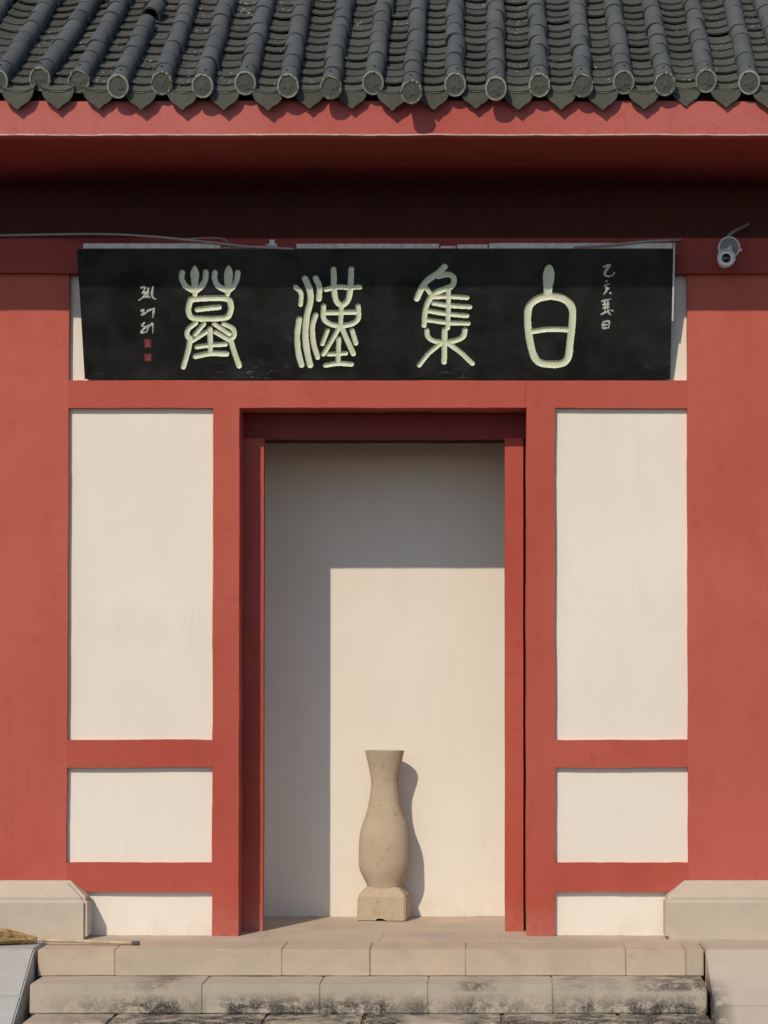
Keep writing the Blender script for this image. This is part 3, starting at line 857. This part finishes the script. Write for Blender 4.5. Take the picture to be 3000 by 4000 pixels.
# small brush inscriptions, lightly raised paint
def brush(name, strokes, mat, w, lab=None):
    bm = bmesh.new()
    hw0 = w * 0.5 * 11.83 / F
    for pts in strokes:
        pp = [Vector((*pq(u, v), 0)) for u, v in pts]
        c = catmull(pp, 5) if len(pp) > 2 else [pp[0].lerp(pp[1], t / 4) for t in range(5)]
        prev = None
        m = len(c)
        for i, p in enumerate(c):
            d = (c[min(i + 1, m - 1)] - c[max(i - 1, 0)]); d = d.normalized() if d.length > 1e-9 else Vector((1, 0, 0))
            nrm = Vector((-d.y, d.x, 0)); t = i / (m - 1)
            hw = hw0 * (0.55 + 0.6 * math.sin(math.pi * min(1, t * 1.15 + 0.1)))
            row = [bm.verts.new((p + nrm * hw) + Vector((0, 0, 0.0006))), bm.verts.new(p + Vector((0, 0, 0.0034))), bm.verts.new((p - nrm * hw) + Vector((0, 0, 0.0006)))]
            if prev:
                bm.faces.new([prev[0], prev[1], row[1], row[0]]); bm.faces.new([prev[1], prev[2], row[2], row[1]])
            prev = row
    o = from_bm(name, bm, mat, None, True); onpl(o)
    if lab: o["label"] = lab
    return o
k = 2.074
def zs(ox, oy, L): return [[(ox + x / k, oy + y / k) for x, y in p] for p in L]
brush("inscription", zs(200, 860, [[(722, 548), (762, 545), (738, 592)], [(735, 592), (772, 588), (745, 625), (708, 652)], [(742, 622), (800, 622)], [(790, 545), (782, 600), (800, 634)], [(826, 536), (816, 600), (828, 632), (852, 642)]]), INK, 8.5)
brush("inscription", zs(200, 860, [[(724, 738), (756, 722)], [(728, 770), (778, 748)], [(748, 725), (746, 765)], [(772, 740), (842, 712)], [(832, 716), (828, 755), (822, 792)]]), INK, 8.5)
brush("inscription", zs(200, 860, [[(760, 828), (736, 856), (766, 866)], [(766, 866), (728, 912), (778, 906)], [(745, 885), (790, 850)], [(792, 846), (776, 905)], [(800, 858), (822, 840), (824, 916)]]), INK, 8)
brush("inscription", zs(2200, 800, [[(322, 505), (378, 488), (352, 525), (336, 562), (362, 580), (398, 572), (418, 546)]]), INK, 9)
brush("inscription", zs(2200, 800, [[(345, 612), (358, 626)], [(330, 660), (376, 640)], [(340, 672), (368, 680), (342, 694)], [(362, 668), (345, 706), (326, 728)], [(374, 712), (392, 722)]]), INK, 7.5)
brush("inscription", zs(2200, 800, [[(308, 784), (386, 764)], [(338, 776), (338, 866)], [(362, 776), (362, 862)], [(318, 812), (376, 804)], [(320, 838), (376, 830)], [(304, 890), (384, 852)], [(356, 862), (386, 894)], [(394, 852), (402, 866)]]), INK, 7.5)
brush("inscription", zs(2200, 800, [[(322, 954), (318, 1002)], [(320, 952), (372, 946), (368, 1002)], [(320, 1002), (368, 998)], [(324, 976), (366, 972)]]), INK, 8)
for cx_, cy_, w_, h_ in ((783, 1000, 52, 70), (785, 1115, 58, 62)):
    bm = bmesh.new()
    u0, v0 = 200 + (cx_ - w_ / 2) / k, 860 + (cy_ + h_ / 2) / k; u1, v1 = 200 + (cx_ + w_ / 2) / k, 860 + (cy_ - h_ / 2) / k
    a, b = pq(u0, v0); c, d = pq(u1, v1)
    bm_box(bm, a, c, b, d, 0.0005, 0.003)
    bmesh.ops.bevel(bm, geom=list(bm.edges), offset=0.0009, segments=1, affect='EDGES')
    se = from_bm("seal", bm, SEAL); onpl(se)
    # the pale cut lines of the seal
    w2 = c - a; h2 = d - b
    bm = bmesh.new()
    for fx0, fx1, fy0, fy1 in ((0.2, 0.8, 0.26, 0.33), (0.2, 0.8, 0.62, 0.69), (0.46, 0.54, 0.2, 0.8), (0.66, 0.74, 0.12, 0.5)):
        bm_box(bm, a + w2 * fx0, a + w2 * fx1, b + h2 * fy0, b + h2 * fy1, 0.002, 0.0042 + 0.0001 * fx0 + 0.0001 * fy0)
    o = from_bm("seal_mark", bm, simple("faded_pink_cut", (0.24, 0.12, 0.12), 0.7)); onpl(o)
# pale metal trim strips along the top and down the right edge of the plaque
def trim(u0, u1, dv=0.0, hh=0.034, name="trim_strip"):
    a = pq(u0, 976)[0]; b = pq(u1, 976)[0]
    bm = bmesh.new(); bm_box(bm, a, b, B1 + 0.004, B1 + hh, -0.03 + dv, 0.001 + dv)
    bmesh.ops.bevel(bm, geom=list(bm.edges), offset=0.003, segments=1, affect='EDGES')
    onpl(from_bm(name, bm, TRIM))
trim(325, 862, 0, 0.036); trim(866, 1010, -0.02, 0.014); trim(1014, 1085, -0.004, 0.020); trim(1158, 1715, 0, 0.034); trim(1720, 1782, -0.01, 0.02); trim(1786, 1905, 0, 0.030); trim(1910, 2628, 0, 0.038)
bm = bmesh.new()
for v in bm_box(bm, RT_ - 0.002, RT_ + 0.008, B1 * 0.45, B1 + 0.038, -0.03, 0.002):
    v.co.x += (A1 - RT_) * (1 - v.co.y / B1) + 0.003
onpl(from_bm("side_trim", bm, TRIM))
bm = bmesh.new()
a = pq(1040, 960)[0]; b = pq(1082, 960)[0]
bm_box(bm, a, b, B1 + 0.022, B1 + 0.034, -0.02, 0.004); bm_box(bm, a + 0.02, b - 0.015, B1 + 0.034, B1 + 0.058, -0.016, -0.002)
onpl(from_bm("clamp", bm, TRIM))

# ------------------------------------------------------------------ cables
def cable(label, uvs, r=0.007, Yv=None):
    pts = [at(u, v, y) for u, v, y in uvs]
    bm = bmesh.new(); bm_tube(bm, catmull(pts, 8), r, 7)
    tag(from_bm("cable", bm, CABLE, None, True), label, "cable")
cable("pale grey cable strung from the left wall onto the plaque's top", [(-420, 930, -0.06), (-100, 922, -0.07), (180, 916, -0.08), (420, 915, -0.15), (620, 926, -0.20), (800, 944, -0.205), (960, 962, -0.20), (1150, 972, -0.19)], 0.0075)
cable("short grey cable sagging onto the plaque's top at its right end", [(2240, 966, -0.198), (2380, 957, -0.205), (2520, 943, -0.205), (2620, 938, -0.18), (2665, 936, -0.045)], 0.007)
cable("thin grey cable looped over the middle of the plaque's top left strip", [(700, 938, -0.20), (780, 930, -0.205), (868, 932, -0.20), (900, 960, -0.19)], 0.004)

# ------------------------------------------------------------------ security camera
yc = -0.16
cc = at(2838, 1000, yc)
sc = empty("security_camera", at(2842, 975, -0.05)); tag(sc, "small white bullet security camera on the red beam right of the plaque", "camera")
def oncam(o): o.parent = sc; o.matrix_parent_inverse = Matrix.Translation(-sc.location); return o
def lathe_y(name, prof, c, mat, n=28, tilt=0.0, pan=0.0):
    bm = bmesh.new(); rings = []
    Mx = Matrix.Translation(c) @ Matrix.Rotation(pan, 4, 'Z') @ Matrix.Rotation(tilt, 4, 'X')
    for r, y in prof:
        rings.append([bm.verts.new(Mx @ Vector((max(r, 1e-4) * math.cos(t), y, max(r, 1e-4) * math.sin(t)))) for t in [2 * math.pi * q / n for q in range(n)]])
    for a, b in zip(rings[:-1], rings[1:]):
        for q in range(n): bm.faces.new([a[q], a[(q + 1) % n], b[(q + 1) % n], b[q]])
    bm.faces.new(rings[0]); bm.faces.new(rings[-1])
    bmesh.ops.recalc_face_normals(bm, faces=bm.faces)
    me = bpy.data.meshes.new(name); bm.to_mesh(me); bm.free()
    o = link(name, me, mat, None, True); me.set_sharp_from_angle(angle=R(35)); return oncam(o)
bc = at(2846, 970, -0.041)
lathe_y("base", [(0.066, 0.0), (0.066, -0.018), (0.060, -0.03), (0.040, -0.034), (0.0, -0.034)], bc, CAMG)
lathe_y("base_ring", [(0.070, -0.002), (0.070, -0.03), (0.066, -0.036), (0.060, -0.034), (0.060, -0.004)], bc, CAMW)
hc = at(2834, 1014, -0.16)
bm = bmesh.new(); bm_tube(bm, [bc + Vector((0, -0.03, -0.004)), bc + Vector((0.0, -0.07, -0.012)), hc + Vector((0, 0.04, 0.02))], 0.016, 10)
oncam(from_bm("arm", bm, CAMW, None, True))
tl_ = R(-4)
lathe_y("housing", [(0.030, 0.055), (0.042, 0.05), (0.046, 0.03), (0.0475, -0.02), (0.055, -0.022), (0.057, -0.045), (0.053, -0.049), (0.044, -0.03)], hc, CAMW, tilt=tl_)
lathe_y("face", [(0.044, -0.024), (0.040, -0.029), (0.031, -0.028)], hc, CAMG, tilt=tl_)
lathe_y("lens", [(0.030, -0.024), (0.028, -0.036), (0.020, -0.040), (0.008, -0.043), (0.0, -0.0435)], hc, LENS, tilt=tl_)
bm = bmesh.new(); bm_tube(bm, [bc + Vector((0.05, -0.016, -0.012)), bc + Vector((0.082, -0.016, -0.016))], 0.011, 10)
oncam(from_bm("knob", bm, CAMW, None, True))
bm = bmesh.new()
bm_tube(bm, catmull([bc + Vector((-0.002, -0.012, 0.05)), at(2838, 930, -0.06), at(2858, 910, -0.03), at(2890, 893, 0.05), at(2925, 876, 0.155)], 8), 0.010, 8)
oncam(from_bm("conduit", bm, CABLE, None, True))

# ------------------------------------------------------------------ stone vase
vy = YC - 0.165
vc = at(1502, 3590, vy); vc.z = 0.0
vase = empty("stone_vase", vc); tag(vase, "tall buff stone vase with flared neck standing in the sunlit doorway", "vase")
kx = (vy + D) / F / 2.764
def vz(y): return Z(2850 + y / 2.764, vy)
prof = [(225, 219), (270, 210), (330, 194), (400, 178), (480, 163), (560, 154), (640, 155), (720, 163), (800, 177), (870, 194), (940, 218), (1000, 243), (1060, 262), (1130, 276), (1220, 284),
        (1320, 288), (1420, 287), (1480, 279), (1530, 265), (1580, 244), (1630, 220), (1680, 196), (1715, 190)]
bm = bmesh.new(); n = 40; rings = []
DF = 0.74
for y, w in prof:
    z = vz(y); r = w * kx * 0.97
    rings.append([])
    for q in range(n):
        a = 2 * math.pi * q / n
        ca, sa = math.cos(a), math.sin(a)
        e = 0.94                                    # between a circle and a rounded square
        x_ = math.copysign(abs(ca) ** e, ca) * r; y_ = math.copysign(abs(sa) ** e, sa) * r * DF
        p = Vector((x_ + (715 - 715) * kx, y_, z))
        p += Vector((x_, y_, 0)).normalized() * (0.005 * noise.noise(Vector((x_ * 7, y_ * 7, z * 7))) + 0.002 * noise.noise(Vector((x_ * 30, y_ * 30, z * 22))))
        rings[-1].append(bm.verts.new(p))
for a, b in zip(rings[:-1], rings[1:]):
    for q in range(n): bm.faces.new([a[q], b[q], b[(q + 1) % n], a[(q + 1) % n]])
# hollow mouth
inner = [bm.verts.new(Vector((v.co.x * 0.8, v.co.y * 0.8, v.co.z))) for v in rings[0]]
deep = [bm.verts.new(Vector((v.co.x * 0.6, v.co.y * 0.6, v.co.z - 0.12))) for v in rings[0]]
for A, B in ((rings[0], inner), (inner, deep)):
    for q in range(n): bm.faces.new([A[q], A[(q + 1) % n], B[(q + 1) % n], B[q]])
bm.faces.new(deep); bm.faces.new(rings[-1])
bmesh.ops.recalc_face_normals(bm, faces=bm.faces)
me = bpy.data.meshes.new("body"); bm.to_mesh(me); bm.free()
o = link("body", me, VASE, vase, True); me.set_sharp_from_angle(angle=R(50)); o.rotation_euler = (0, 0, R(-4))
bm = bmesh.new()
hw, hd = 262 * kx, 0.115
zt0, zt1 = vz(1785), vz(1690)
# pedestal with sloping shoulder and a small notch under its front
fx = [(-1, 0), (-0.30, 0), (-0.26, 0.012), (-0.1, 0.020), (0.08, 0.018), (0.2, 0.008), (0.24, 0), (1, 0)]
bot = [(x_ * hw, z_) for x_, z_ in fx]
mid = [(hw, zt0), (0.70 * hw, zt1), (-0.70 * hw, zt1), (-hw, zt0)]
Fv = [bm.verts.new((x_, -hd if z_ < zt1 - 1e-4 else -hd * 0.74, z_)) for x_, z_ in bot + mid]
Bv = [bm.verts.new((x_, hd if z_ < zt1 - 1e-4 else hd * 0.74, max(z_, 0))) for x_, z_ in bot + mid]
nb = len(bot)
bm.faces.new(Fv[:nb] + [Fv[nb], Fv[nb + 3]]); bm.faces.new([Fv[nb], Fv[nb + 1], Fv[nb + 2], Fv[nb + 3]])
bm.faces.new((Bv[:nb] + [Bv[nb], Bv[nb + 3]])[::-1]); bm.faces.new([Bv[nb], Bv[nb + 3], Bv[nb + 2], Bv[nb + 1]])
m = len(Fv)
for q in range(m): bm.faces.new([Fv[q], Bv[q], Bv[(q + 1) % m], Fv[(q + 1) % m]])
bmesh.ops.recalc_face_normals(bm, faces=bm.faces)
bmesh.ops.bevel(bm, geom=[e for e in bm.edges if e.calc_face_angle(0) > 0.5 and e.calc_length() > 0.05], offset=0.008, segments=2, affect='EDGES')
for v in bm.verts:
    p = v.co * 14
    v.co += Vector((noise.noise(p), noise.noise(p + Vector((4, 4, 1))), 0)) * 0.005
o = from_bm("pedestal", bm, VASE, vase); o.rotation_euler = (0, 0, R(-8)); o.location = (-3 * kx, 0, 0)

# ------------------------------------------------------------------ broom
by = -0.40
bh0, bh1 = at(60, 3672, by), at(536, 3679, by - 0.03)
bh0.z = 0.035; bh1.z = 0.014
br_ = empty("straw_broom", at(0, 3690, by)); br_.location.z = 0.0
tag(br_, "straw broom with bamboo handle lying at the left end of the steps", "broom")
def onbr(o): o.parent = br_; o.matrix_parent_inverse = Matrix.Translation(-br_.location); return o
bm = bmesh.new()
pts = [bh0.lerp(bh1, t / 24) for t in range(25)]
bm_tube(bm, pts, [0.0105 + (0.002 if i % 6 == 3 else 0) for i in range(25)], 10)
onbr(from_bm("handle", bm, BAMBOO, None, True))
d = (bh1 - bh0).normalized()
bm = bmesh.new(); bm_tube(bm, [bh1 - d * 0.035, bh1 - d * 0.03, bh1 + d * 0.012, bh1 + d * 0.016], [0.010, 0.0145, 0.0145, 0.008], 10)
onbr(from_bm("handle_end", bm, GRIP, None, True))
bm = bmesh.new()
neck = bh0 + d * 0.13
for q in range(420):
    a = random.uniform(0, 2 * math.pi); r = math.sqrt(random.random())
    s0 = neck + Vector((0, math.cos(a) * 0.018 * r, math.sin(a) * 0.018 * r))
    L = random.uniform(0.34, 0.52)
    e0 = s0 + Vector((-L, math.cos(a) * 0.10 * r + random.gauss(0, .01), 0))
    e0.z = max(0.006, 0.045 + math.sin(a) * 0.05 * r + random.gauss(0, .008))
    m_ = s0.lerp(e0, 0.45) + Vector((0, math.cos(a) * 0.02 * r, 0.012 + math.sin(a) * 0.012)); m_.z = max(0.008, m_.z)
    bm_tube(bm, [s0, m_, e0], [0.0028, 0.0026, 0.001], 4, False)
o = from_bm("bristles", bm, STRAW); onbr(o); tag(o, kind="stuff")
bm = bmesh.new()
for t in (0.10, 0.06, 0.0):
    c0 = bh0 + d * t
    bm_tube(bm, [c0, c0 + d * 0.016], 0.024 + (0.10 - t) * 0.08, 12)
onbr(from_bm("binding", bm, GRIP, None, True))
